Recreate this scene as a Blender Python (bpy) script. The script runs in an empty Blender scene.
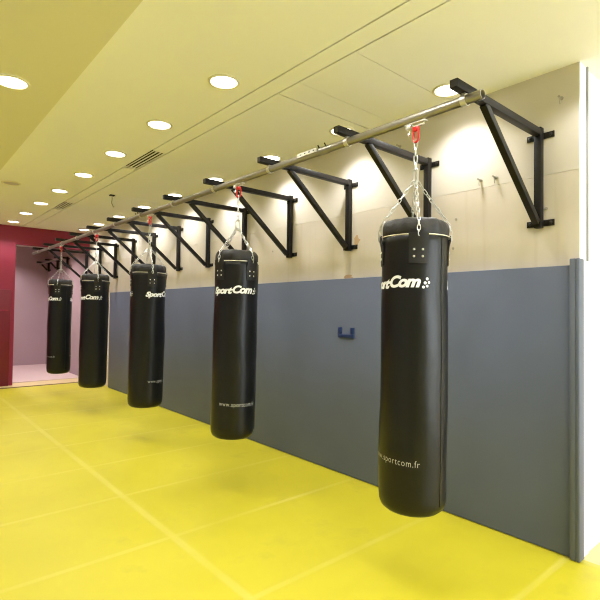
import bpy, bmesh, math, random
from mathutils import Vector, Matrix
random.seed(4)
PI = math.pi
scene = bpy.context.scene
COL = scene.collection

# ------------------------------------------------------------------ materials
def mat(name, rgb, rough=0.5, metal=0.0, spec=0.5, noise=None, bump=None, emit=None, coat=0.0):
    m = bpy.data.materials.new(name); m.use_nodes = True
    nt = m.node_tree; b = nt.nodes['Principled BSDF']
    b.inputs['Base Color'].default_value = (*rgb, 1)
    b.inputs['Roughness'].default_value = rough
    b.inputs['Metallic'].default_value = metal
    b.inputs['Specular IOR Level'].default_value = spec
    b.inputs['Coat Weight'].default_value = coat
    tc = nt.nodes.new('ShaderNodeTexCoord')
    if noise:                       # (scale, amount, detail)
        n = nt.nodes.new('ShaderNodeTexNoise'); n.inputs['Scale'].default_value = noise[0]
        n.inputs['Detail'].default_value = noise[2]
        nt.links.new(tc.outputs['Object'], n.inputs['Vector'])
        r = nt.nodes.new('ShaderNodeValToRGB')
        a = noise[1]
        r.color_ramp.elements[0].position = .3; r.color_ramp.elements[1].position = .7
        r.color_ramp.elements[0].color = (*[c * (1 - a) for c in rgb], 1)
        r.color_ramp.elements[1].color = (*[min(1, c * (1 + a)) for c in rgb], 1)
        nt.links.new(n.outputs['Fac'], r.inputs['Fac'])
        nt.links.new(r.outputs['Color'], b.inputs['Base Color'])
    if bump:                        # (scale, strength, distance)
        n = nt.nodes.new('ShaderNodeTexNoise'); n.inputs['Scale'].default_value = bump[0]
        n.inputs['Detail'].default_value = 4
        nt.links.new(tc.outputs['Object'], n.inputs['Vector'])
        bp = nt.nodes.new('ShaderNodeBump'); bp.inputs['Strength'].default_value = bump[1]
        bp.inputs['Distance'].default_value = bump[2]
        nt.links.new(n.outputs['Fac'], bp.inputs['Height'])
        nt.links.new(bp.outputs['Normal'], b.inputs['Normal'])
    if emit:
        b.inputs['Emission Color'].default_value = (*emit[0], 1)
        b.inputs['Emission Strength'].default_value = emit[1]
    return m

M = {}
M['ceiling'] = mat('ceiling_paint', (.90, .88, .80), .8, noise=(.7, .02, 3))
M['groove'] = mat('groove_dark', (.05, .042, .02), .9)
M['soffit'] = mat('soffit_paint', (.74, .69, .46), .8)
M['red'] = mat('red_paint', (.26, .012, .040), .6, noise=(1.2, .06, 2))
M['redpad'] = mat('red_vinyl', (.15, .006, .016), .5)
M['mauve'] = mat('mauve_wall', (.39, .285, .32), .7, noise=(.8, .05, 2))  # mauve tone of the alcove walls
M['alcovefloor'] = mat('alcove_floor', (.62, .47, .46), .5)
M['beige'] = mat('beige_floor', (.62, .47, .24), .5, noise=(3, .05, 3))
M['pad'] = mat('grey_vinyl_pad', (.106, .124, .186), .55, spec=.35, noise=(1.1, .07, 3), bump=(2.2, .25, .02))
M['padseam'] = mat('grey_vinyl_edge', (.100, .116, .158), .55)
M['blue'] = mat('blue_plastic', (.008, .025, .11), .45)
M['white'] = mat('white_paint', (.90, .90, .88), .6)
M['greytrim'] = mat('grey_trim', (.28, .28, .28), .5)
M['offwhite'] = mat('neutral_wall', (.74, .74, .73), .8)
M['steel'] = mat('black_powder_coat', (.010, .008, .0075), .46, spec=.28, bump=(180, .05, .002))
M['bolt'] = mat('dark_bolt', (.05, .045, .045), .35, metal=.7)
M['rail'] = mat('galvanised_rail', (.36, .335, .30), .40, metal=.75, noise=(9, .10, 4))
M['slot'] = mat('rail_slot_dark', (.02, .017, .012), .8)
M['zinc'] = mat('bright_zinc', (.72, .70, .66), .32, metal=.7)
M['label'] = mat('white_label', (.75, .74, .70), .5)
M['chain'] = mat('chain_steel', (.62, .62, .61), .28, metal=.75)
M['hoop'] = mat('hoop_steel', (.80, .76, .66), .3, metal=.45)
M['redhook'] = mat('red_enamel', (.55, .012, .010), .35)
M['bag'] = mat('black_vinyl', (.0052, .0051, .0058), .35, spec=.36, noise=(5, .12, 3), bump=(6, .28, .014))
M['bagcap'] = mat('black_canvas_vinyl', (.012, .010, .009), .55, bump=(16, .5, .012))
M['strap'] = mat('black_strap_leather', (.007, .006, .0065), .5, bump=(40, .15, .003))
M['piping'] = mat('black_piping', (.012, .013, .009), .4)
M['print'] = mat('white_print', (.84, .85, .88), .5)
M['printsmall'] = mat('thin_white_print', (.50, .49, .47), .5)
M['rivet'] = mat('nickel_rivet', (.75, .74, .72), .3, metal=.7)
M['lens'] = mat('lamp_lens', (.9, .9, .9), .4, emit=((1.0, .97, .90), 9.0))
M['lensoff'] = mat('unlit_lens', (.42, .37, .36), .3)
M['ring'] = mat('lamp_ring', (.75, .70, .48), .45)
M['ventframe'] = mat('vent_frame', (.88, .86, .78), .6)
M['ventdark'] = mat('vent_dark', (.008, .006, .004), .8)
M['patch'] = mat('bare_plaster_patch', (.50, .33, .19), .9)
M['anchor'] = mat('small_fixing', (.40, .36, .30), .5, metal=.3)
M['bouncemat'] = mat('grey_bounce_mat', (.42, .45, .47), .5, noise=(1.5, .05, 3))
M['darkline'] = mat('dark_joint', (.10, .055, .02), .8)

# wall paint: cream with panel joint, slight stains
def wall_material():
    m = bpy.data.materials.new('cream_wall'); m.use_nodes = True
    nt = m.node_tree; N = nt.nodes; L = nt.links; b = N['Principled BSDF']
    b.inputs['Roughness'].default_value = .75; b.inputs['Specular IOR Level'].default_value = .25
    tc = N.new('ShaderNodeTexCoord')
    n1 = N.new('ShaderNodeTexNoise'); n1.inputs['Scale'].default_value = 1.6; n1.inputs['Detail'].default_value = 5
    L.new(tc.outputs['Object'], n1.inputs['Vector'])
    r1 = N.new('ShaderNodeValToRGB'); r1.color_ramp.elements[0].position = .35; r1.color_ramp.elements[1].position = .68
    r1.color_ramp.elements[0].color = (.60, .530, .450, 1); r1.color_ramp.elements[1].color = (.68, .610, .528, 1)
    L.new(n1.outputs['Fac'], r1.inputs['Fac'])
    mp = N.new('ShaderNodeMapping'); mp.inputs['Scale'].default_value = (1, 7, .5)
    L.new(tc.outputs['Object'], mp.inputs['Vector'])
    n2 = N.new('ShaderNodeTexNoise'); n2.inputs['Scale'].default_value = 2.0; n2.inputs['Detail'].default_value = 6
    L.new(mp.outputs['Vector'], n2.inputs['Vector'])
    r2 = N.new('ShaderNodeValToRGB'); r2.color_ramp.elements[0].position = .56; r2.color_ramp.elements[1].position = .78
    r2.color_ramp.elements[0].color = (0, 0, 0, 1); r2.color_ramp.elements[1].color = (.45, .45, .45, 1)
    L.new(n2.outputs['Fac'], r2.inputs['Fac'])
    mx = N.new('ShaderNodeMixRGB'); mx.inputs['Color2'].default_value = (.54, .45, .35, 1)
    L.new(r2.outputs['Color'], mx.inputs['Fac']); L.new(r1.outputs['Color'], mx.inputs['Color1'])
    L.new(mx.outputs['Color'], b.inputs['Base Color'])
    bp = N.new('ShaderNodeBump'); bp.inputs['Strength'].default_value = .2; bp.inputs['Distance'].default_value = .01
    L.new(n1.outputs['Fac'], bp.inputs['Height']); L.new(bp.outputs['Normal'], b.inputs['Normal'])
    return m
M['wall'] = wall_material()
M['wallup'] = mat('cream_wall_upper', (.65, .595, .52), .75, spec=.25, noise=(1.4, .04, 4))

# yellow mat: worn pale seams on a .935 m grid, scuffs
def mat_floor():
    m = bpy.data.materials.new('yellow_mat'); m.use_nodes = True
    nt = m.node_tree; N = nt.nodes; L = nt.links; b = N['Principled BSDF']
    b.inputs['Roughness'].default_value = .45; b.inputs['Specular IOR Level'].default_value = .32
    tc = N.new('ShaderNodeTexCoord'); sx = N.new('ShaderNodeSeparateXYZ')
    L.new(tc.outputs['Object'], sx.inputs['Vector'])
    def math_(op, a, bb=None, v=None):
        n = N.new('ShaderNodeMath'); n.operation = op
        for i, q in enumerate((a, bb)):
            if q is None: continue
            if isinstance(q, (int, float)): n.inputs[i].default_value = q
            else: L.new(q, n.inputs[i])
        return n.outputs[0]
    def seam(sock, period, phase, half):
        f = math_('MULTIPLY', math_('SUBTRACT', sock, phase), 1 / period)
        fr = math_('ABSOLUTE', math_('SUBTRACT', f, math_('ROUND', f)))
        d = math_('MULTIPLY', fr, period)
        mr = N.new('ShaderNodeMapRange'); mr.interpolation_type = 'SMOOTHSTEP'
        L.new(d, mr.inputs['Value']); mr.inputs['From Min'].default_value = half * .3
        mr.inputs['From Max'].default_value = half; mr.inputs['To Min'].default_value = 1; mr.inputs['To Max'].default_value = 0
        return mr.outputs[0]
    s1 = seam(sx.outputs['X'], 1.87, 1.54, .040)
    s2 = seam(sx.outputs['Y'], .935, 4.03, .030)
    n0 = N.new('ShaderNodeTexNoise'); n0.inputs['Scale'].default_value = 1.3; n0.inputs['Detail'].default_value = 3
    L.new(tc.outputs['Object'], n0.inputs['Vector'])
    wear = N.new('ShaderNodeMapRange'); L.new(n0.outputs['Fac'], wear.inputs['Value'])
    wear.inputs['From Min'].default_value = .35; wear.inputs['From Max'].default_value = .65
    wear.inputs['To Min'].default_value = .12; wear.inputs['To Max'].default_value = .42
    s = math_('MULTIPLY', math_('MAXIMUM', s1, math_('MULTIPLY', s2, .8)), wear.outputs[0])
    n1 = N.new('ShaderNodeTexNoise'); n1.inputs['Scale'].default_value = 1.1; n1.inputs['Detail'].default_value = 4
    L.new(tc.outputs['Object'], n1.inputs['Vector'])
    r1 = N.new('ShaderNodeValToRGB'); r1.color_ramp.elements[0].position = .3; r1.color_ramp.elements[1].position = .72
    r1.color_ramp.elements[0].color = (.48, .415, .018, 1); r1.color_ramp.elements[1].color = (.56, .485, .024, 1)
    L.new(n1.outputs['Fac'], r1.inputs['Fac'])
    n2 = N.new('ShaderNodeTexNoise'); n2.inputs['Scale'].default_value = 2.2; n2.inputs['Detail'].default_value = 6
    n2.inputs['Roughness'].default_value = .6
    L.new(tc.outputs['Object'], n2.inputs['Vector'])
    r2 = N.new('ShaderNodeValToRGB'); r2.color_ramp.elements[0].position = .58; r2.color_ramp.elements[1].position = .80
    r2.color_ramp.elements[0].color = (0, 0, 0, 1); r2.color_ramp.elements[1].color = (.5, .5, .5, 1)
    L.new(n2.outputs['Fac'], r2.inputs['Fac'])
    m1 = N.new('ShaderNodeMixRGB'); m1.inputs['Color2'].default_value = (.32, .28, .035, 1)
    L.new(r2.outputs['Color'], m1.inputs['Fac']); L.new(r1.outputs['Color'], m1.inputs['Color1'])
    m2 = N.new('ShaderNodeMixRGB'); m2.inputs['Color2'].default_value = (.66, .59, .17, 1)
    L.new(s, m2.inputs['Fac']); L.new(m1.outputs['Color'], m2.inputs['Color1'])
    L.new(m2.outputs['Color'], b.inputs['Base Color'])
    return m
M['floor'] = mat_floor()

# ------------------------------------------------------------------ mesh helpers
def box(bm, x0, x1, y0, y1, z0, z1, bev=0.0):
    vs = [bm.verts.new((x, y, z)) for x in (x0, x1) for y in (y0, y1) for z in (z0, z1)]
    fs = [bm.faces.new([vs[i] for i in f]) for f in
          ((0, 1, 3, 2), (4, 6, 7, 5), (0, 4, 5, 1), (2, 3, 7, 6), (0, 2, 6, 4), (1, 5, 7, 3))]
    if bev > 0:
        es = list({e for f in fs for e in f.edges})
        bmesh.ops.bevel(bm, geom=es, offset=bev, segments=2, affect='EDGES', profile=.5)

def bar(bm, a, b, w, h, up=Vector((0, 0, 1)), bev=0.003):
    """rectangular bar from a to b: w across (horizontal), h along 'up'"""
    a = Vector(a); b = Vector(b); d = (b - a); L = d.length; d.normalize()
    side = d.cross(up).normalized(); u = side.cross(d).normalized()
    t = bmesh.new(); box(t, -w / 2, w / 2, 0, L, -h / 2, h / 2, bev)
    mtx = Matrix(((side.x, d.x, u.x, a.x), (side.y, d.y, u.y, a.y), (side.z, d.z, u.z, a.z), (0, 0, 0, 1)))
    t.transform(mtx); merge(bm, t)

def merge(bm, t):
    me = bpy.data.meshes.new('tmp'); t.to_mesh(me); t.free(); bm.from_mesh(me); bpy.data.meshes.remove(me)

def sweep(bm, pts, r, seg=8, closed=False, radii=None):
    """tube along points"""
    pts = [Vector(p) for p in pts]; n = len(pts); rings = []
    prev = None
    for i, p in enumerate(pts):
        if closed: t = pts[(i + 1) % n] - pts[i - 1]
        else: t = pts[min(i + 1, n - 1)] - pts[max(i - 1, 0)]
        t.normalize()
        if prev is None:
            ref = Vector((0, 0, 1)) if abs(t.z) < .9 else Vector((1, 0, 0))
            u = t.cross(ref).normalized()
        else:
            u = (prev - t * prev.dot(t)).normalized()
        prev = u; v = t.cross(u)
        rr = radii[i] if radii else r
        rings.append([bm.verts.new(p + (u * math.cos(2 * PI * k / seg) + v * math.sin(2 * PI * k / seg)) * rr) for k in range(seg)])
    m = n if closed else n - 1
    for i in range(m):
        A = rings[i]; B = rings[(i + 1) % n]
        off = 0
        if closed and i == n - 1:
            off = min(range(seg), key=lambda o: (A[0].co - B[o].co).length)
        for k in range(seg):
            bm.faces.new((A[k], A[(k + 1) % seg], B[(k + 1 + off) % seg], B[(k + off) % seg]))
    if not closed:
        bm.faces.new(rings[0][::-1]); bm.faces.new(rings[-1])

def lathe(bm, prof, seg=48, rf=None, c=(0, 0)):
    """prof: list of (r, z); rf(theta, z, r) -> r"""
    rings = []
    for (r, z) in prof:
        if r < 1e-5: rings.append([bm.verts.new((c[0], c[1], z))])
        else:
            ring = []
            for k in range(seg):
                a = 2 * PI * k / seg; rr = rf(a, z, r) if rf else r
                ring.append(bm.verts.new((c[0] + rr * math.cos(a), c[1] + rr * math.sin(a), z)))
            rings.append(ring)
    for A, B in zip(rings, rings[1:]):
        if len(A) == 1 and len(B) == 1: continue
        for k in range(seg):
            k2 = (k + 1) % seg
            if len(A) == 1: bm.faces.new((A[0], B[k2], B[k]))
            elif len(B) == 1: bm.faces.new((A[k], A[k2], B[0]))
            else: bm.faces.new((A[k], A[k2], B[k2], B[k]))

def finish(bm):
    bmesh.ops.recalc_face_normals(bm, faces=bm.faces[:])

def obj(name, bm, material, parent=None, smooth=False, label=None, angle=.6):
    finish(bm)
    me = bpy.data.meshes.new(name); bm.to_mesh(me); bm.free()
    me.materials.append(material)
    if smooth:
        for p in me.polygons: p.use_smooth = True
        me.set_sharp_from_angle(angle=angle)
    o = bpy.data.objects.new(name, me); COL.objects.link(o)
    if parent: o.parent = parent
    if label: o['label'] = label
    return o

def share(src, parent, name=None):
    o = src.copy(); COL.objects.link(o); o.parent = parent
    return o

def thing(name, label, cat, loc=(0, 0, 0), rotz=0.0, group=None):
    o = bpy.data.objects.new(name, None); COL.objects.link(o)
    o.empty_display_size = .05
    o.location = loc; o.rotation_euler = (0, 0, rotz)
    o['label'] = label; o['category'] = cat
    if group: o['group'] = group
    return o

def tag(o, label, cat, group=None):
    o['label'] = label; o['category'] = cat
    if group: o['group'] = group
    return o

def copy_tree(src):
    r = src.copy(); COL.objects.link(r)
    for ch in [c for c in src.children]:
        c = ch.copy(); COL.objects.link(c); c.parent = r
        for g in [g for g in ch.children]:
            d = g.copy(); COL.objects.link(d); d.parent = c
    return r

def struct(name, bm, material, smooth=False):
    o = obj(name, bm, material, None, smooth); o['kind'] = 'structure'; return o

def B(*a, **k):
    bm = bmesh.new(); box(bm, *a, **k); return bm

# ------------------------------------------------------------------ dimensions (metres; wall plane x = DW, y runs along it)
DW = 3.426; ZC = 3.245; YE = 11.21; YB = 14.9; HP = 1.895
CAMZ = 1.5726
WX0, WX1, WZ0, WZ1 = 1.6, 6.2, .25, 2.95

# ------------------------------------------------------------------ setting
struct('floor', B(-6.5, 6.5, -4.5, YB, -.16, -.014), M['beige'])
# yellow mat sheet with its dark edge strip
struct('trim_1', B(-1.7, DW, -4.5, 10.74, -.0139, 0, bev=.003), M['floor'])
struct('trim_11', B(-6.5, -1.702, -4.5, 10.74, -.0139, 0, bev=.003), M['bouncemat'])  # unseen grey matting, added to cut the yellow bounce
bm = bmesh.new(); box(bm, -6.5, DW - .004, 10.741, 10.86, -.0139, -.0005); struct('trim_2', bm, M['darkline'])
bm = bmesh.new(); box(bm, 1.98, DW, 11.55, YB, -.0139, -.004); struct('trim_3', bm, M['alcovefloor'])

# right wall: lower field and, above the joint at 2.53 m, the upper boards
struct('wall_right', B(DW, DW + .15, 1.17, YE, -.045, 2.530), M['wall'])
bm = bmesh.new(); box(bm, DW, DW + .15, 1.17, YE, 2.534, ZC + .1); struct('trim_4', bm, M['wallup'])
bm = bmesh.new(); box(bm, DW + .004, DW + .15, 1.175, YE, 2.530, 2.534); struct('trim_5', bm, M['wallup'])
# return wall past the corner, white, facing back down the room
struct('wall_return', B(DW + .15, 6.5, 1.17, 1.32, -.045, ZC + .1), M['white'])
bm = bmesh.new(); box(bm, DW + .0005, DW + .15, 1.163, 1.1699, -.045, ZC + .1); struct('trim_6', bm, M['white'])
bm = bmesh.new(); box(bm, DW + .110, DW + .126, 1.152, 1.1629, 1.93, ZC); struct('trim_7', bm, M['greytrim'])

# end wall with the wide opening beside the right wall; head above the opening
struct('wall_end', B(-6.5, 1.978, YE, YE + .12, -.045, ZC + .1), M['red'])
struct('trim_8', B(1.978, DW, YE, YE + .12, 2.872, ZC + .1), M['red'])
# alcove beyond it
struct('wall_alcove_right', B(DW, DW + .15, YE, YB + .15, -.045, ZC + .1), M['mauve'])
struct('wall_alcove_back', B(-1.0, DW, YB, YB + .15, -.045, ZC + .1), M['mauve'])
struct('wall_alcove_left', B(-1.15, -1.0, YE + .12, YB + .15, -.045, ZC + .1), M['mauve'])

# ceiling: boards with true gaps, dark backing above them
SX = .98; SA = 2.078; SB = 2.238
bm = bmesh.new()
g = .0065
box(bm, SX, SA - g, -4.5, YE, ZC, ZC + .03)
for a, b in ((-4.5, 4.80), (5.64, 8.10), (8.84, YE)):
    box(bm, SA + g, SB - g, a, b, ZC, ZC + .03)
for a, b in ((-4.5, 2.076), (2.080, 2.6365), (2.6395, 2.877), (2.887, 7.110), (7.115, YE)):
    box(bm, SB + g, DW, a, b, ZC, ZC + .03)
box(bm, DW, 6.5, -4.5, 1.17, ZC, ZC + .03)
box(bm, -1.0, DW, YE + .12, YB, ZC, ZC + .03)
struct('ceiling', bm, M['ceiling'])
struct('trim_9', B(SX, DW, -4.5, YE, ZC + .034, ZC + .06), M['groove'])
# lower soffit on the left with its edge
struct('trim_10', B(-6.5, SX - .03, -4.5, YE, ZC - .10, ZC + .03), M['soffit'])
# unseen remainder of the hall
struct('wall_left', B(-6.65, -6.5, -4.5, YE, -.045, ZC), M['offwhite'])
bm = bmesh.new()                                 # back wall with a tall daylight window at its right
box(bm, -6.5, WX0, -4.65, -4.5, -.045, ZC); box(bm, WX1, 6.5, -4.65, -4.5, -.045, ZC)
box(bm, WX0, WX1, -4.65, -4.5, -.045, WZ0); box(bm, WX0, WX1, -4.65, -4.5, WZ1, ZC)
struct('wall_back', bm, M['offwhite'])
bm = bmesh.new()
for i in range(5):
    x = WX0 + (WX1 - WX0) * i / 4
    box(bm, x - .03, x + .03, -4.60, -4.54, WZ0 + .0005, WZ1 - .0005)
struct('window_1', bm, M['white'])
l = bpy.data.lights.new('window_portal', 'AREA'); l.shape = 'RECTANGLE'; l.size = WX1 - WX0; l.size_y = WZ1 - WZ0
l.cycles.is_portal = True
o = bpy.data.objects.new('window_portal', l); COL.objects.link(o)
o.location = ((WX0 + WX1) / 2, -4.52, (WZ0 + WZ1) / 2); o.rotation_euler = (-PI / 2, 0, 0)
struct('wall_bay', B(6.5, 6.65, -4.5, 1.3, -.045, ZC), M['white'])

# ------------------------------------------------------------------ wall padding
bm = bmesh.new(); box(bm, DW - .052, DW - .001, 1.2035, 9.72, .004, HP, bev=.007)
pad = obj('wall_padding', bm, M['pad'], smooth=True)
tag(pad, 'long grey vinyl safety padding covering the lower half of the cream wall', 'wall padding')
bm = bmesh.new(); box(bm, DW - .081, DW + .004, 1.140, 1.1625, .004, 1.935, bev=.006)
box(bm, DW - .081, DW - .001, 1.1626, 1.2005, .004, 1.935, bev=.006)
cp = obj('corner_pad', bm, M['padseam'], smooth=True)
tag(cp, 'narrow upright grey corner pad at right end of the wall padding', 'corner pad')
# red pads on the end wall
rp = thing('red_wall_pad', 'dark red wall pad on the far red wall, left of the mauve alcove', 'wall padding', (0, YE - .05, 0))
bm = bmesh.new(); box(bm, .2, 1.905, 0, .049, -.012, 1.93, bev=.012); obj('pad_panel', bm, M['redpad'], rp, True)
bm = bmesh.new(); box(bm, .25, 1.86, -.006, .0, 1.50, 1.525, bev=.002); obj('seam_band', bm, M['red'], rp)

# blue U-shaped pull on the padding
bm = bmesh.new()
x0, x1 = DW - .070, DW - .052
box(bm, x0, x1, 3.100, 3.305, 1.318, 1.354, bev=.004)
box(bm, x0, x1, 3.100, 3.142, 1.3541, 1.420, bev=.004)
box(bm, x0, x1, 3.263, 3.305, 1.3541, 1.420, bev=.004)
obj('handle', bm, M['blue'], pad, True, label='small dark blue U-shaped handle')

# ------------------------------------------------------------------ wall brackets
Y1 = 1.4126; S = .9
XT = 2.306; AZ = 2.826; SEC = .048
def make_bracket(xt=XT, zb=2.165, brace_x=2.655, sec=SEC, clampx=2.426):
    t = thing('wall_bracket', '', 'wall bracket', (DW, 0, 2.2))
    o3 = Vector((DW, 0, 2.2))
    def P(x, y, z): return Vector((x, y, z)) - o3
    az0, az1 = AZ - sec / 2, AZ + sec / 2
    def bx(bm, x0, x1, y0, y1, z0, z1, bev=.003):
        box(bm, x0 - DW, x1 - DW, y0, y1, z0 - 2.2, z1 - 2.2, bev)
    bm = bmesh.new(); bx(bm, xt + .003, DW - .0575, -sec / 2, sec / 2, az0, az1)
    arm = obj('arm', bm, M['steel'], t, True)
    bm = bmesh.new(); bx(bm, xt - .001, xt + .0029, -sec / 2 + .003, sec / 2 - .003, az0 + .003, az1 - .003, .001)
    obj('end_cap', bm, M['slot'], arm)
    bm = bmesh.new(); bx(bm, DW - .0574, DW - .0095, -sec / 2, sec / 2, zb, az1 + .012)
    obj('post', bm, M['steel'], t, True)
    bm = bmesh.new()
    bar(bm, P(brace_x - .018, 0, az0 + .006), P(DW - .070, 0, zb + .035), sec - .006, sec - .006)
    obj('brace', bm, M['steel'], t, True)
    for zc in (AZ - .018, zb + .035):
        bm = bmesh.new(); bx(bm, DW - .009, DW - .0005, -.093, .093, zc - .022, zc + .022, .003)
        pl = obj('mounting_plate', bm, M['steel'], t, True)
        for s in (-1, 1):
            bm = bmesh.new()
            lathe(bm, [(0, 0), (.011, 0), (.011, .006), (.006, .009), (0, .009)], 10)
            bm.transform(Matrix.Translation((-.0095, s * .070, zc - 2.2)) @ Matrix.Rotation(-PI / 2, 4, 'Y'))
            obj('bolt', bm, M['bolt'], pl, True)
    # clamp ring holding the rail under the arm
    if clampx:
        bm = bmesh.new()
        ring = [(.0293, -.016), (.034, -.016), (.034, .016), (.0293, .016), (.0293, -.016)]
        lathe(bm, ring, 20)
        bm.transform(Matrix.Translation((clampx - DW, 0, 2.766 - 2.2)) @ Matrix.Rotation(PI / 2, 4, 'X'))
        box(bm, clampx - DW - .020, clampx - DW + .020, -.012, .012, 2.799 - 2.2, az0 - 2.2 - .0003, .002)
        obj('rail_clamp', bm, M['zinc'], t, True)
    return t
ordn = ['nearest', 'second', 'third', 'fourth', 'fifth', 'sixth', 'seventh', 'eighth', 'ninth', 'tenth', 'eleventh', 'twelfth']
b0 = make_bracket()
for k in range(12):
    b = b0 if k == 0 else copy_tree(b0)
    b.location.y = Y1 + S * k
    b['group'] = 'wall brackets carrying the long rail'
    if k == 0: b['label'] = 'black triangular steel wall bracket nearest the camera, largest in the row'
    elif k == 11: b['label'] = 'small-looking black triangular wall bracket at the far end, under the red beam'
    else: b['label'] = 'black triangular steel wall bracket, %s from the camera along the long rail' % ordn[k]

# the shorter rig in the alcove
s0 = make_bracket(3.09, 2.585, 3.20, .044, None)
for k, lab in enumerate(('front', 'middle', 'rear')):
    b = s0 if k == 0 else copy_tree(s0)
    b.location.y = 12.83 + .91 * k
    b['group'] = 'small brackets in the alcove'
    b['label'] = 'small dark wall bracket in the mauve alcove, %s one of the three there' % lab
bm = bmesh.new(); sweep(bm, [(3.17, y, 2.777) for y in (12.45, 13.4, 14.75)], .022, 12)
tag(obj('alcove_rail', bm, M['rail'], smooth=True), 'short grey metal rail on small brackets inside the mauve alcove', 'rail')

# ------------------------------------------------------------------ long rail: C-section, slot underneath
RX = 2.426; RZ = 2.766; RR = .0275
def c_rail(bm, y0, y1):
    n = 22; a0 = math.radians(-90 + 17); a1 = math.radians(270 - 17)
    out = []; inn = []
    for i in range(n + 1):
        a = a0 + (a1 - a0) * i / n
        out.append((math.cos(a) * RR, math.sin(a) * RR)); inn.append((math.cos(a) * (RR - .004), math.sin(a) * (RR - .004)))
    loop = out + inn[::-1]
    A = [bm.verts.new((RX + x, y0, RZ + z)) for x, z in loop]
    Bv = [bm.verts.new((RX + x, y1, RZ + z)) for x, z in loop]
    m = len(loop)
    for i in range(m): bm.faces.new((A[i], A[(i + 1) % m], Bv[(i + 1) % m], Bv[i]))
    for ring in (A, Bv):
        for i in range(n):
            bm.faces.new((ring[i], ring[i + 1], ring[m - 2 - i], ring[m - 1 - i]))
rail = thing('long_rail', 'long grey metal rail under the bracket arms, carrying the hanging bags', 'rail', (0, 0, 0))
for (a, b) in ((1.305, 2.55), (2.552, 6.00), (6.002, 9.30), (9.302, 11.82)):
    bm = bmesh.new(); c_rail(bm, a, b); obj('rail_section', bm, M['rail'], rail, True, angle=.7)
for yj in (2.551, 6.001, 9.301):
    bm = bmesh.new(); prof = [(.0277, -.045), (.0290, -.045), (.0290, .045), (.0277, .045), (.0277, -.045)]
    lathe(bm, prof, 24)
    bm.transform(Matrix.Translation((RX, yj, RZ)) @ Matrix.Rotation(PI / 2, 4, 'X'))
    sl = obj('joint_sleeve', bm, M['rail'], rail, True)
    bm = bmesh.new()
    for s in (-1, 1):
        sweep(bm, [(RX - .018, yj + s * .035, RZ + .020), (RX - .034, yj + s * .035, RZ + .040)], .005, 8)
    obj('set_screw', bm, M['bolt'], sl, True)
# white splice plate on the rail's flank beside the second bracket
bm = bmesh.new()
for yy in (0,):
    box(bm, RX - .036, RX - .0295, 2.60, 2.82, RZ - .004, RZ + .026, .002)
sp = obj('splice_plate', bm, M['label'], rail, label='white splice plate on the rail')
bm = bmesh.new()
for yy in (2.63, 2.68, 2.73, 2.78):
    box(bm, RX - .0372, RX - .0361, yy - .008, yy + .008, RZ + .007, RZ + .015)
obj('screw_slot', bm, M['bolt'], sp)

# ------------------------------------------------------------------ punching bags
BB = .0                                   # local z of bag bottom (thing at the bag's base)
R0 = .199

def bag_rf(seed, R, H_BODY):
    rs = random.Random(seed)
    ph = [rs.uniform(0, 6.28) for _ in range(8)]
    def rf(a, z, r=None):
        base = R if r is None else r
        w = (math.sin(2 * a + ph[0] + 1.3 * z) * .0016 + math.sin(3 * a + ph[1] - 4.1 * z) * .0016
             + math.sin(a + ph[2] + 6.5 * z) * .0018 + math.sin(9.3 * z + ph[3]) * .0014
             + math.sin(5 * a + ph[4] + 11 * z) * .0009)
        k = min(1, z / .3) if z < .3 else 1
        return base * (1 + 0.012 * math.sin(PI * min(1, max(0, z / H_BODY)) * 1.0 + .4) - .004) + w * (base / R) * (.4 + .6 * k)
    return rf

def text_mesh(body, size, bold, shear, spacing=1.0):
    cu = bpy.data.curves.new('txt', 'FONT'); cu.body = body; cu.size = size
    cu.offset = bold; cu.shear = shear; cu.align_x = 'CENTER'; cu.align_y = 'CENTER'; cu.space_character = spacing
    cu.resolution_u = 4; cu.fill_mode = 'FRONT'
    o = bpy.data.objects.new('txt', cu); COL.objects.link(o)
    bpy.context.view_layer.update()
    dg = bpy.context.evaluated_depsgraph_get()
    me = bpy.data.meshes.new_from_object(o.evaluated_get(dg))
    bm = bmesh.new(); bm.from_mesh(me)
    bpy.data.objects.remove(o); bpy.data.curves.remove(cu); bpy.data.meshes.remove(me)
    return bm

def logo_bm():
    """wordmark: heavy slanted letters with a cluster of small dots at its right; flat, centred"""
    H = .088
    bm = text_mesh('Sport', .078, .0042, .30, .90)
    bm2 = text_mesh('Com', .090, .0042, .30, .90)
    def ext(b): xs = [v.co.x for v in b.verts]; return min(xs), max(xs)
    a0, a1 = ext(bm); c0, c1 = ext(bm2)
    for b, w in ((bm, .215), (bm2, .192)):
        x0, x1 = ext(b); s = w / (x1 - x0)
        for v in b.verts: v.co.x = (v.co.x - x0) * s
    for v in bm.verts: v.co.y -= .004
    for v in bm2.verts: v.co.x += .212; v.co.y += .005
    merge(bm, bm2)
    x = .418
    for (dx, dy, r) in ((.000, -.024, .0085), (.022, -.018, .0080), (.010, .000, .0090), (.033, .003, .0080), (.022, .023, .0085)):
        c = [bm.verts.new((x + dx + r * math.cos(2 * PI * k / 10), dy + r * math.sin(2 * PI * k / 10), 0)) for k in range(10)]
        bm.faces.new(c)
    for v in bm.verts: v.co.x -= .232
    return bm
LOGO = bpy.data.meshes.new('logo_flat'); _b = logo_bm(); _b.to_mesh(LOGO); _b.free()
def url_bm():
    bm = text_mesh('www.sportcom.fr', .054, -.0004, 0, 1.15)
    xs = [v.co.x for v in bm.verts]; s = .345 / (max(xs) - min(xs)); c = (max(xs) + min(xs)) / 2
    for v in bm.verts: v.co.x = (v.co.x - c) * s
    return bm
URL = bpy.data.meshes.new('url_flat'); _b = url_bm(); _b.to_mesh(URL); _b.free()

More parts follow.
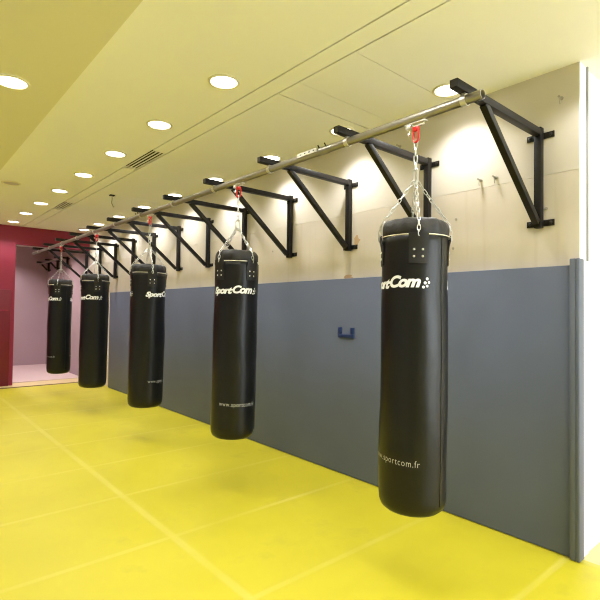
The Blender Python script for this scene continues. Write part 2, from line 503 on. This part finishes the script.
def wrap(flat, rf, R, zc, ang, lift=.0012, tilt=0.0):
    bm = bmesh.new(); bm.from_mesh(flat)
    xs = [v.co.x for v in bm.verts]
    x = min(xs) + .012
    while x < max(xs):
        bmesh.ops.bisect_plane(bm, geom=bm.verts[:] + bm.edges[:] + bm.faces[:], plane_co=(x, 0, 0), plane_no=(1, 0, 0))
        x += .012
    for v in bm.verts:
        a = ang + v.co.x / R; z = zc + v.co.y + tilt * v.co.x
        r = rf(a, z) + lift
        v.co = (r * math.cos(a), r * math.sin(a), z)
    return bm

def chain_mesh(bm, a, b, pitch=.034, wire=.0029, halfw=.0110, taper=None):
    a = Vector(a); b = Vector(b); d = b - a; L = d.length; n = max(2, round(L / pitch)); p = L / n; d.normalize()
    ref = Vector((0, 0, 1)) if abs(d.z) < .95 else Vector((1, 0, 0))
    u = d.cross(ref).normalized(); v = d.cross(u)
    hl = p / 2 + wire * .9
    for i in range(n):
        c = a + d * (p * (i + .5)); s = u if i % 2 == 0 else v
        s = (s + (v if i % 2 == 0 else -u) * .35).normalized()
        pts = []
        for q in range(12):
            t = 2 * PI * q / 12
            x = math.cos(t); y = math.sin(t)
            st = (hl - halfw) * (1 if x > 1e-6 else -1 if x < -1e-6 else 0)
            pts.append(c + d * (st + halfw * x) + s * (halfw - wire) * y * 1.15)
        sweep(bm, pts, wire, 6, closed=True)

def strap_bm(rf, ang, R, H_BODY):
    bm = bmesh.new()
    n = 6; m = 6; half = .053 / R; z0 = H_BODY - .160; z1 = H_BODY + .016; th = .0055
    grid = [[None] * (m + 1) for _ in range(n + 1)]; inn = [[None] * (m + 1) for _ in range(n + 1)]
    for i in range(n + 1):
        for j in range(m + 1):
            a = ang - half + 2 * half * i / n; z = z0 + (z1 - z0) * j / m
            r = rf(a, min(z, H_BODY)) + .0008 + (.011 if j >= m - 1 else .004 if j == m - 2 else 0)
            grid[i][j] = bm.verts.new(((r + th) * math.cos(a), (r + th) * math.sin(a), z))
            inn[i][j] = bm.verts.new((r * math.cos(a), r * math.sin(a), z))
    for i in range(n):
        for j in range(m):
            bm.faces.new((grid[i][j], grid[i + 1][j], grid[i + 1][j + 1], grid[i][j + 1]))
            bm.faces.new((inn[i][j], inn[i][j + 1], inn[i + 1][j + 1], inn[i + 1][j]))
    for i in range(n):
        bm.faces.new((grid[i][0], inn[i][0], inn[i + 1][0], grid[i + 1][0]))
        bm.faces.new((grid[i][m], grid[i + 1][m], inn[i + 1][m], inn[i][m]))
    for j in range(m):
        bm.faces.new((grid[0][j], grid[0][j + 1], inn[0][j + 1], inn[0][j]))
        bm.faces.new((grid[n][j], inn[n][j], inn[n][j + 1], grid[n][j + 1]))
    return bm

CACHE = {}
def shared(key, make, material, parent, name, smooth=True):
    if key not in CACHE:
        CACHE[key] = obj(name, make(), material, parent, smooth); return CACHE[key]
    return share(CACHE[key], parent)

def make_bag(y, phi, zb, R, seed, label, url_off, H_APEX, H_BODY, zlogo, lean):
    """logo centre faces -Y locally; phi: how far (deg) it is turned to the viewer's right"""
    loc = Vector((RX, y, zb))
    to_cam = math.atan2(-loc.y, -loc.x)
    rz = to_cam + math.radians(phi) + PI / 2
    t = thing('punching_bag', label, 'punching bag', loc, rz, 'black punching bags hanging from the rail')
    # the filling hangs a touch off plumb: base shifted, axis still through the hook on the rail
    side = Vector((-.756, .654, 0)) * lean
    axis = (Vector((RX, y, RZ)) - (loc + side)).normalized()
    t.location = loc + side
    q = Vector((0, 0, 1)).rotation_difference(axis)
    t.rotation_euler = (q.to_matrix() @ Matrix.Rotation(rz, 3, 'Z')).to_euler()
    H_TOP = H_BODY + .115
    rf = bag_rf(seed, R, H_BODY); k = R / R0
    bm = bmesh.new()
    prof = [(0, .004), (.08 * k, .001), (.135 * k, .004), (.165 * k, .012), (.186 * k, .030), (.196 * k, .058), (R, .10)]
    nz = 44
    prof += [(R, .10 + (H_BODY - .10) * i / nz) for i in range(1, nz + 1)]
    prof += [(R * .97, H_BODY + .004), (R * .9, H_BODY + .005), (0, H_BODY + .005)]
    lathe(bm, prof, 64, rf)
    body = obj('bag_body', bm, M['bag'], t, True, angle=1.2)
    # vertical seam piping, both sides
    for sa in (0,):
        bm = bmesh.new()
        pts = []
        for i in range(40):
            z = .07 + (H_BODY - .08) * i / 39
            r = rf(sa, z) + .0005
            pts.append((r * math.cos(sa), r * math.sin(sa), z))
        sweep(bm, pts, .0042, 6)
        obj('seam_piping', bm, M['piping'], body, True)
    # prints, front and back
    for a in (-PI / 2, PI / 2):
        obj('wordmark_print', wrap(LOGO, rf, R, zlogo, a), M['print'], body, label='white lettering with dots')
        if url_off is not None: obj('web_address_print', wrap(URL, rf, R, .322, a + math.radians(url_off or 0), tilt=-.03), M['printsmall'], body, label='small white lettering low on the bag')
    # gathered collar over the filling
    rs = random.Random(seed + 9); ph = [rs.uniform(0, 6.28) for _ in range(4)]
    def cf(a, z, r):
        f = max(0, (z - H_BODY) / (H_TOP - H_BODY))
        return r + f * (.007 * math.sin(7 * a + ph[0]) + .005 * math.sin(13 * a + ph[1])) + .0015 * math.sin(5 * a + ph[2])
    bm = bmesh.new()
    prof = [(R * .955, H_BODY + .006), (R * .985, H_BODY + .012), (R * .992, H_BODY + .040), (R * .985, H_BODY + .065), (R * .95, H_BODY + .085),
            (R * .90, H_BODY + .098), (R * .82, H_BODY + .108), (R * .70, H_BODY + .106), (R * .55, H_BODY + .095), (0, H_BODY + .092)]
    lathe(bm, prof, 72, cf)
    obj('collar', bm, M['bagcap'], t, True, angle=1.2)
    # hoop
    bm = bmesh.new(); Rh = R + .0075
    sweep(bm, [(Rh * math.cos(2 * PI * i / 64), Rh * math.sin(2 * PI * i / 64), H_BODY + .006) for i in range(64)], .0032, 8, closed=True)
    obj('hoop', bm, M['hoop'], t, True, label='bright steel hoop around the rim')
    for i in range(4):
        a = -PI / 4 + i * PI / 2
        st = obj('strap', strap_bm(rf, a, R, H_BODY), M['strap'], t, True)
        bm = bmesh.new()
        for dy in (-.024, .024):
            for dz in (-.122, -.082):
                aa = a + dy / R; z = H_BODY + dz; r = rf(aa, z) + .0062
                q = bmesh.new(); lathe(q, [(0, .0045), (.0045, .0038), (.0070, .0012), (.0070, 0), (0, 0)], 10)
                q.transform(Matrix.Translation((r * math.cos(aa), r * math.sin(aa), z)) @ Matrix.Rotation(aa, 4, 'Z') @ Matrix.Rotation(PI / 2, 4, 'Y'))
                merge(bm, q)
        obj('rivets', bm, M['rivet'], st, True)
        bm = bmesh.new()
        pr = R + .019
        chain_mesh(bm, (pr * math.cos(a), pr * math.sin(a), H_BODY - .004), (R * .93 * math.cos(a) + .02 * math.cos(a), R * .93 * math.sin(a) + .02 * math.sin(a), H_BODY + .085))
        chain_mesh(bm, (R * .93 * math.cos(a) + .02 * math.cos(a), R * .93 * math.sin(a) + .02 * math.sin(a), H_BODY + .085), (.010 * math.cos(a), .010 * math.sin(a), H_APEX))
        obj('chain', bm, M['chain'], t, True)
    # quick link at the apex, hanging chain, red snap hook (heights measured from the rail)
    zr = RZ - zb
    bm = bmesh.new()
    def oval(c, hw, hh, r, ax='x'):
        pts = []
        for i in range(20):
            q = 2 * PI * i / 20; x = math.cos(q) * hw; z = math.sin(q) * hw + (hh - hw) * (1 if math.sin(q) > 0 else -1)
            pts.append((c[0] + (x if ax == 'x' else 0), c[1] + (x if ax == 'y' else 0), c[2] + z))
        return pts
    sweep(bm, oval((0, 0, H_APEX + .030), .016, .046, .005), .0052, 8, closed=True)
    obj('quick_link', bm, M['chain'], t, True)
    zh = zr - .145                                   # bottom of the snap hook
    bm = bmesh.new(); chain_mesh(bm, (0, 0, H_APEX + .066), (0, 0, zh + .008), pitch=.046, wire=.0038, halfw=.0135)
    obj('hanging_chain', bm, M['chain'], t, True)
    bm = bmesh.new()
    sweep(bm, oval((0, 0, zh + .036), .0185, .042, .007), .0075, 8, closed=True)
    box(bm, -.021, .021, -.012, .012, zh + .062, zh + .0894, .005)
    obj('snap_hook', bm, M['redhook'], t, True, label='red snap hook at the top of the chain')
    return t

CLAMPS = []
bags = [
    # y,    phi, zb,  R
    (1.738, -39, .399, .1985, 3, 'nearest and largest black vinyl punching bag, hanging in front of grey padding at right', 1, 1.975, 1.615, 1.342, .010),
    (3.685, -3, .425, .1965, 5, 'black punching bag second from the camera, whole white wordmark facing out', 16, 1.90, 1.577, 1.322, .026),
    (5.635, 57, .390, .2025, 7, 'black punching bag in the middle of the five, white lettering cut at its right edge', -2, 1.93, 1.615, 1.362, .020),
    (7.605, -35, .372, .1985, 11, 'black punching bag fourth from the camera, overlapping the left end of the padding', None, 1.93, 1.615, 1.362, .022),
    (9.57, -59, .373, .1985, 13, 'farthest and smallest black punching bag, hanging in front of the mauve alcove', -9, 1.93, 1.615, 1.362, .006),
]
for args in bags:
    make_bag(*args)

# galvanised trolley clamps the bags hang from
def make_clamp():
    t = thing('rail_trolley', '', 'rail trolley', (RX, 0, RZ - .029), 0, 'trolley clamps under the rail')
    bm = bmesh.new()
    box(bm, -.016, .016, -.075, .075, -.010, -.001, .002)
    box(bm, -.004, .004, -.060, .020, -.026, -.0101, .001)
    obj('clamp_plate', bm, M['zinc'], t)
    bm = bmesh.new()
    sweep(bm, [(0, .045, -.034), (0, .045, -.055), (-.004, .045, -.070), (-.012, .045, -.078), (-.020, .045, -.072), (-.022, .045, -.06)], .005, 8)
    box(bm, -.020, .014, .030, .066, -.034, -.0102, .003)
    obj('spare_hook', bm, M['zinc'], t, True)
    return t
c0 = make_clamp()
bn = ['nearest bag', 'second bag from the camera', 'middle bag', 'fourth bag from the camera', 'farthest bag']
for i, bg in enumerate(bags):
    c = c0 if i == 0 else copy_tree(c0)
    c.location.y = bg[0]
    c['label'] = 'bright galvanised trolley clamp on the rail above the %s' % bn[i]

# ------------------------------------------------------------------ downlights
def make_light(lit=True):
    t = thing('downlight', '', 'downlight', (0, 0, ZC))
    bm = bmesh.new()
    lathe(bm, [(.094, -.0005), (.116, -.0005), (.116, -.006), (.108, -.010), (.098, -.010), (.094, -.004), (.094, -.0005)], 36)
    obj('trim_ring', bm, M['ring'], t, True)
    bm = bmesh.new(); lathe(bm, [(0, -.001), (.0935, -.001), (.0935, -.0045), (0, -.0052)], 36)
    obj('lens', bm, M['lens'] if lit else M['lensoff'], t, True, label='glowing lens' if lit else None)
    return t
def spot(x, y, z, power, size=136, blend=.55, col=(1, .985, .965), soft=.07):
    l = bpy.data.lights.new('lamp', 'SPOT'); l.energy = power; l.spot_size = math.radians(size); l.spot_blend = blend
    l.color = col; l.shadow_soft_size = soft
    o = bpy.data.objects.new('lamp', l); COL.objects.link(o); o.location = (x, y, z)
    return o
X1, X2, X0 = 1.828, 3.145, .62
R1Y = [2.995 + 1.1 * k - (.004 * k) for k in range(8)]
R2Y = [1.968, 3.075, 4.15, 5.32, 6.46, 7.56, 8.68, 9.75, 10.68]
P1, P2, P0 = 58, 62, 58
d0 = make_light(); first = True
def put(x, y, label, group, z=ZC):
    global first
    d = d0 if first else copy_tree(d0); first = False
    d.location = (x, y, z); d['label'] = label; d['group'] = group
n1 = len(R1Y)
for k, y in enumerate(R1Y):
    far = n1 - 1 - k
    lab = ('lit downlight closest to the far red wall, left of the vents' if far == 0 else
           'largest lit downlight of the row left of the vents' if k == 0 else
           'lit downlight left of the vents, %s from the far red wall' % ordn[far])
    put(X1, y, lab, 'downlights left of the vents')
    spot(X1, y, ZC - .03, P1)
for k, y in enumerate(R2Y):
    put(X2, y, 'lit round downlight close to the wall, over the tip of the %s wall bracket' % (ordn[k] + (' ' if k == 0 else '')).strip(), 'downlights above the brackets')
    spot(X2, y, ZC - .03, P2, size=132, blend=.8)
put(X0, 4.06 * (ZC - .10 - CAMZ) / (ZC - CAMZ), 'lit round downlight in the darker lowered ceiling at top left', 'downlights in the soffit', ZC - .10)
d0l = make_light(False)
d0l.location = (1.225, 7.38, ZC); d0l['label'] = 'unlit grey round downlight at the left edge of the ceiling'
# unseen lamps: the same rows carried on, then others added as fill
for y in (-2.4, -1.3, -.2, .8, 1.9): spot(X1, y, ZC - .03, P1)
for y in (-1.3, -.2, .86): spot(X2, y, ZC - .03, P2 * .6)
for y in (-1.5, .8, 3.0, 5.2, 7.4, 9.6):
    spot(X0 if y != 3.0 else X0, y, ZC - .13, P0)
    spot(-1.6, y, ZC - .13, P0 * 1.6); spot(-4.0, y, ZC - .13, P0 * 1.6)  # further rows over the unseen hall, added for ambient light
for y in (12.6, 14.0): spot(2.0, y, ZC - .03, 160, col=(1, .90, .90))  # unseen pink-tinted lamps, added to brighten the alcove
spot(2.5, 12.2, ZC - .03, 110, size=140, col=(1, .86, .84))  # unseen lamp, added to lift the alcove's right wall

# ------------------------------------------------------------------ ceiling vents, hook
def make_vent(L):
    t = thing('ceiling_vent', '', 'ceiling vent', (0, 0, ZC), 0, 'slot vents in the ceiling strip')
    w = (SB - SA) / 2 - .012
    bm = bmesh.new()
    box(bm, -w, w, -L / 2, L / 2, .034, .040)
    obj('backing', bm, M['ventdark'], t)
    bm = bmesh.new()
    xs = [-w, -w + .026, -w + .042, -.008, .008, w - .042, w - .026, w]
    for a, b in ((-w, -w + .014), (-w + .038, -.0125), (.0125, w - .038), (w - .014, w)):
        box(bm, a, b, -L / 2, L / 2, -.001, .002)
    box(bm, -w, w, -L / 2 - .014, -L / 2 - .0005, -.001, .011); box(bm, -w, w, L / 2 + .0005, L / 2 + .014, -.001, .011)
    obj('vent_frame', bm, M['ventframe'], t)
    return t
v0 = make_vent(.80); v0.location = ((SA + SB) / 2, 5.22, ZC); v0['label'] = 'nearer of the two slotted vents in the ceiling strip'
v1 = copy_tree(v0); v1.location = ((SA + SB) / 2, 8.47, ZC); v1['label'] = 'farther slotted vent in the ceiling strip, near the red wall'
v1.scale.y = .9

hk = thing('ceiling_hook', 'small dark ceiling hook hanging between the vents and the rail', 'hook', (2.469, 7.11, ZC))
bm = bmesh.new(); box(bm, -.034, .034, -.030, .030, -.014, -.0005, .002); obj('hook_plate', bm, M['ventdark'], hk)
bm = bmesh.new(); sweep(bm, [(0, 0, -.012), (.002, 0, -.06), (-.004, 0, -.12), (.010, -.003, -.15), (.022, -.005, -.18), (.030, -.005, -.165)], .006, 6)
obj('hook_wire', bm, M['anchor'], hk, True)

# ------------------------------------------------------------------ small wall fixings
def peg(y, z, label):
    t = thing('wall_peg', label, 'wall peg', (DW, y, z), 0, 'small pegs on the wall')
    bm = bmesh.new(); lathe(bm, [(0, 0), (.013, 0), (.013, .004), (.005, .006), (.004, .045), (.008, .047), (.008, .052), (0, .053)], 10)
    bm.transform(Matrix.Translation((-.0005, 0, 0)) @ Matrix.Rotation(-PI / 2, 4, 'Y') @ Matrix.Rotation(0, 4, 'X'))
    obj('peg_body', bm, M['anchor'], t, True)
    bm = bmesh.new(); sweep(bm, [(-.03, 0, -.006), (-.030, 0, -.03), (-.022, .003, -.045)], .0035, 6)
    obj('peg_hook', bm, M['anchor'], t, True)
peg(1.735, 2.590, 'right peg of the two on the wall left of the nearest bracket post')
peg(1.855, 2.592, 'left peg of the two on the wall left of the nearest bracket post')
peg(1.275, 3.035, 'small peg high on the cream wall in the upper right corner')
peg(2.62, 3.05, 'small peg on the wall behind the red hook of the nearest bag')
def fixing(y, z, label, s=.011):
    bm = bmesh.new(); lathe(bm, [(0, 0), (s, 0), (s, .004), (0, .006)], 8)
    bm.transform(Matrix.Translation((DW - .0005, y, z)) @ Matrix.Rotation(-PI / 2, 4, 'Y'))
    tag(obj('wall_screw', bm, M['anchor'], smooth=True), label, 'screw', 'screw heads on the wall')
fixing(2.065, 2.32, 'upper small screw head on the wall right of the nearest bag')
fixing(2.09, 2.09, 'lower small screw head on the wall right of the nearest bag')
fixing(1.375, 2.30, 'small screw head on the wall above the nearest bracket foot')
fixing(4.46, 2.27, 'small dark screw head on the wall above the second bag')

# flaked paint
def flake(y, z, ry, rz, seed, label):
    rs = random.Random(seed); n = 14
    bm = bmesh.new(); a = []; b = []
    for i in range(n):
        q = 2 * PI * i / n; k = rs.uniform(.55, 1.15)
        p = (y + ry * k * math.cos(q), z + rz * k * math.sin(q))
        a.append(bm.verts.new((DW - .0012, *p))); b.append(bm.verts.new((DW + .001, *p)))
    bm.faces.new(a)
    for i in range(n): bm.faces.new((a[i], a[(i + 1) % n], b[(i + 1) % n], b[i]))
    o = obj('paint_flake', bm, M['patch']); tag(o, label, 'paint damage', 'flaked paint on the wall')
flake(3.13, 2.265, .045, .055, 3, 'bare flaked spot of wall paint beside the foot of the third bracket')
flake(3.235, HP + .012, .07, .028, 5, 'bare flaked spot of wall paint at the padding top below the third bracket')

# ------------------------------------------------------------------ world and camera
w = bpy.data.worlds.new('world'); scene.world = w; w.use_nodes = True
w.node_tree.nodes['Background'].inputs['Color'].default_value = (.88, .96, 1, 1)
w.node_tree.nodes['Background'].inputs['Strength'].default_value = 10.5

cd = bpy.data.cameras.new('camera'); cd.sensor_width = 36; cd.lens = 477.9 / 600 * 36; cd.clip_start = .05
cam = bpy.data.objects.new('camera', cd); COL.objects.link(cam)
yaw, pitch, roll = .7131, .0231, -.0125
F = Vector((math.sin(yaw) * math.cos(pitch), math.cos(yaw) * math.cos(pitch), math.sin(pitch)))
Rv = Vector((math.cos(yaw), -math.sin(yaw), 0)); Uv = Rv.cross(F)
R2 = Rv * math.cos(roll) - Uv * math.sin(roll); U2 = Uv * math.cos(roll) + Rv * math.sin(roll)
cam.matrix_world = Matrix(((R2.x, U2.x, -F.x, 0), (R2.y, U2.y, -F.y, 0), (R2.z, U2.z, -F.z, CAMZ), (0, 0, 0, 1)))
scene.camera = cam
scene.cycles.filter_width = 1.1

vs = scene.view_settings
vs.view_transform = 'Standard'; vs.look = 'None'; vs.gamma = 1; vs.use_curve_mapping = False
vs.exposure = -0.2
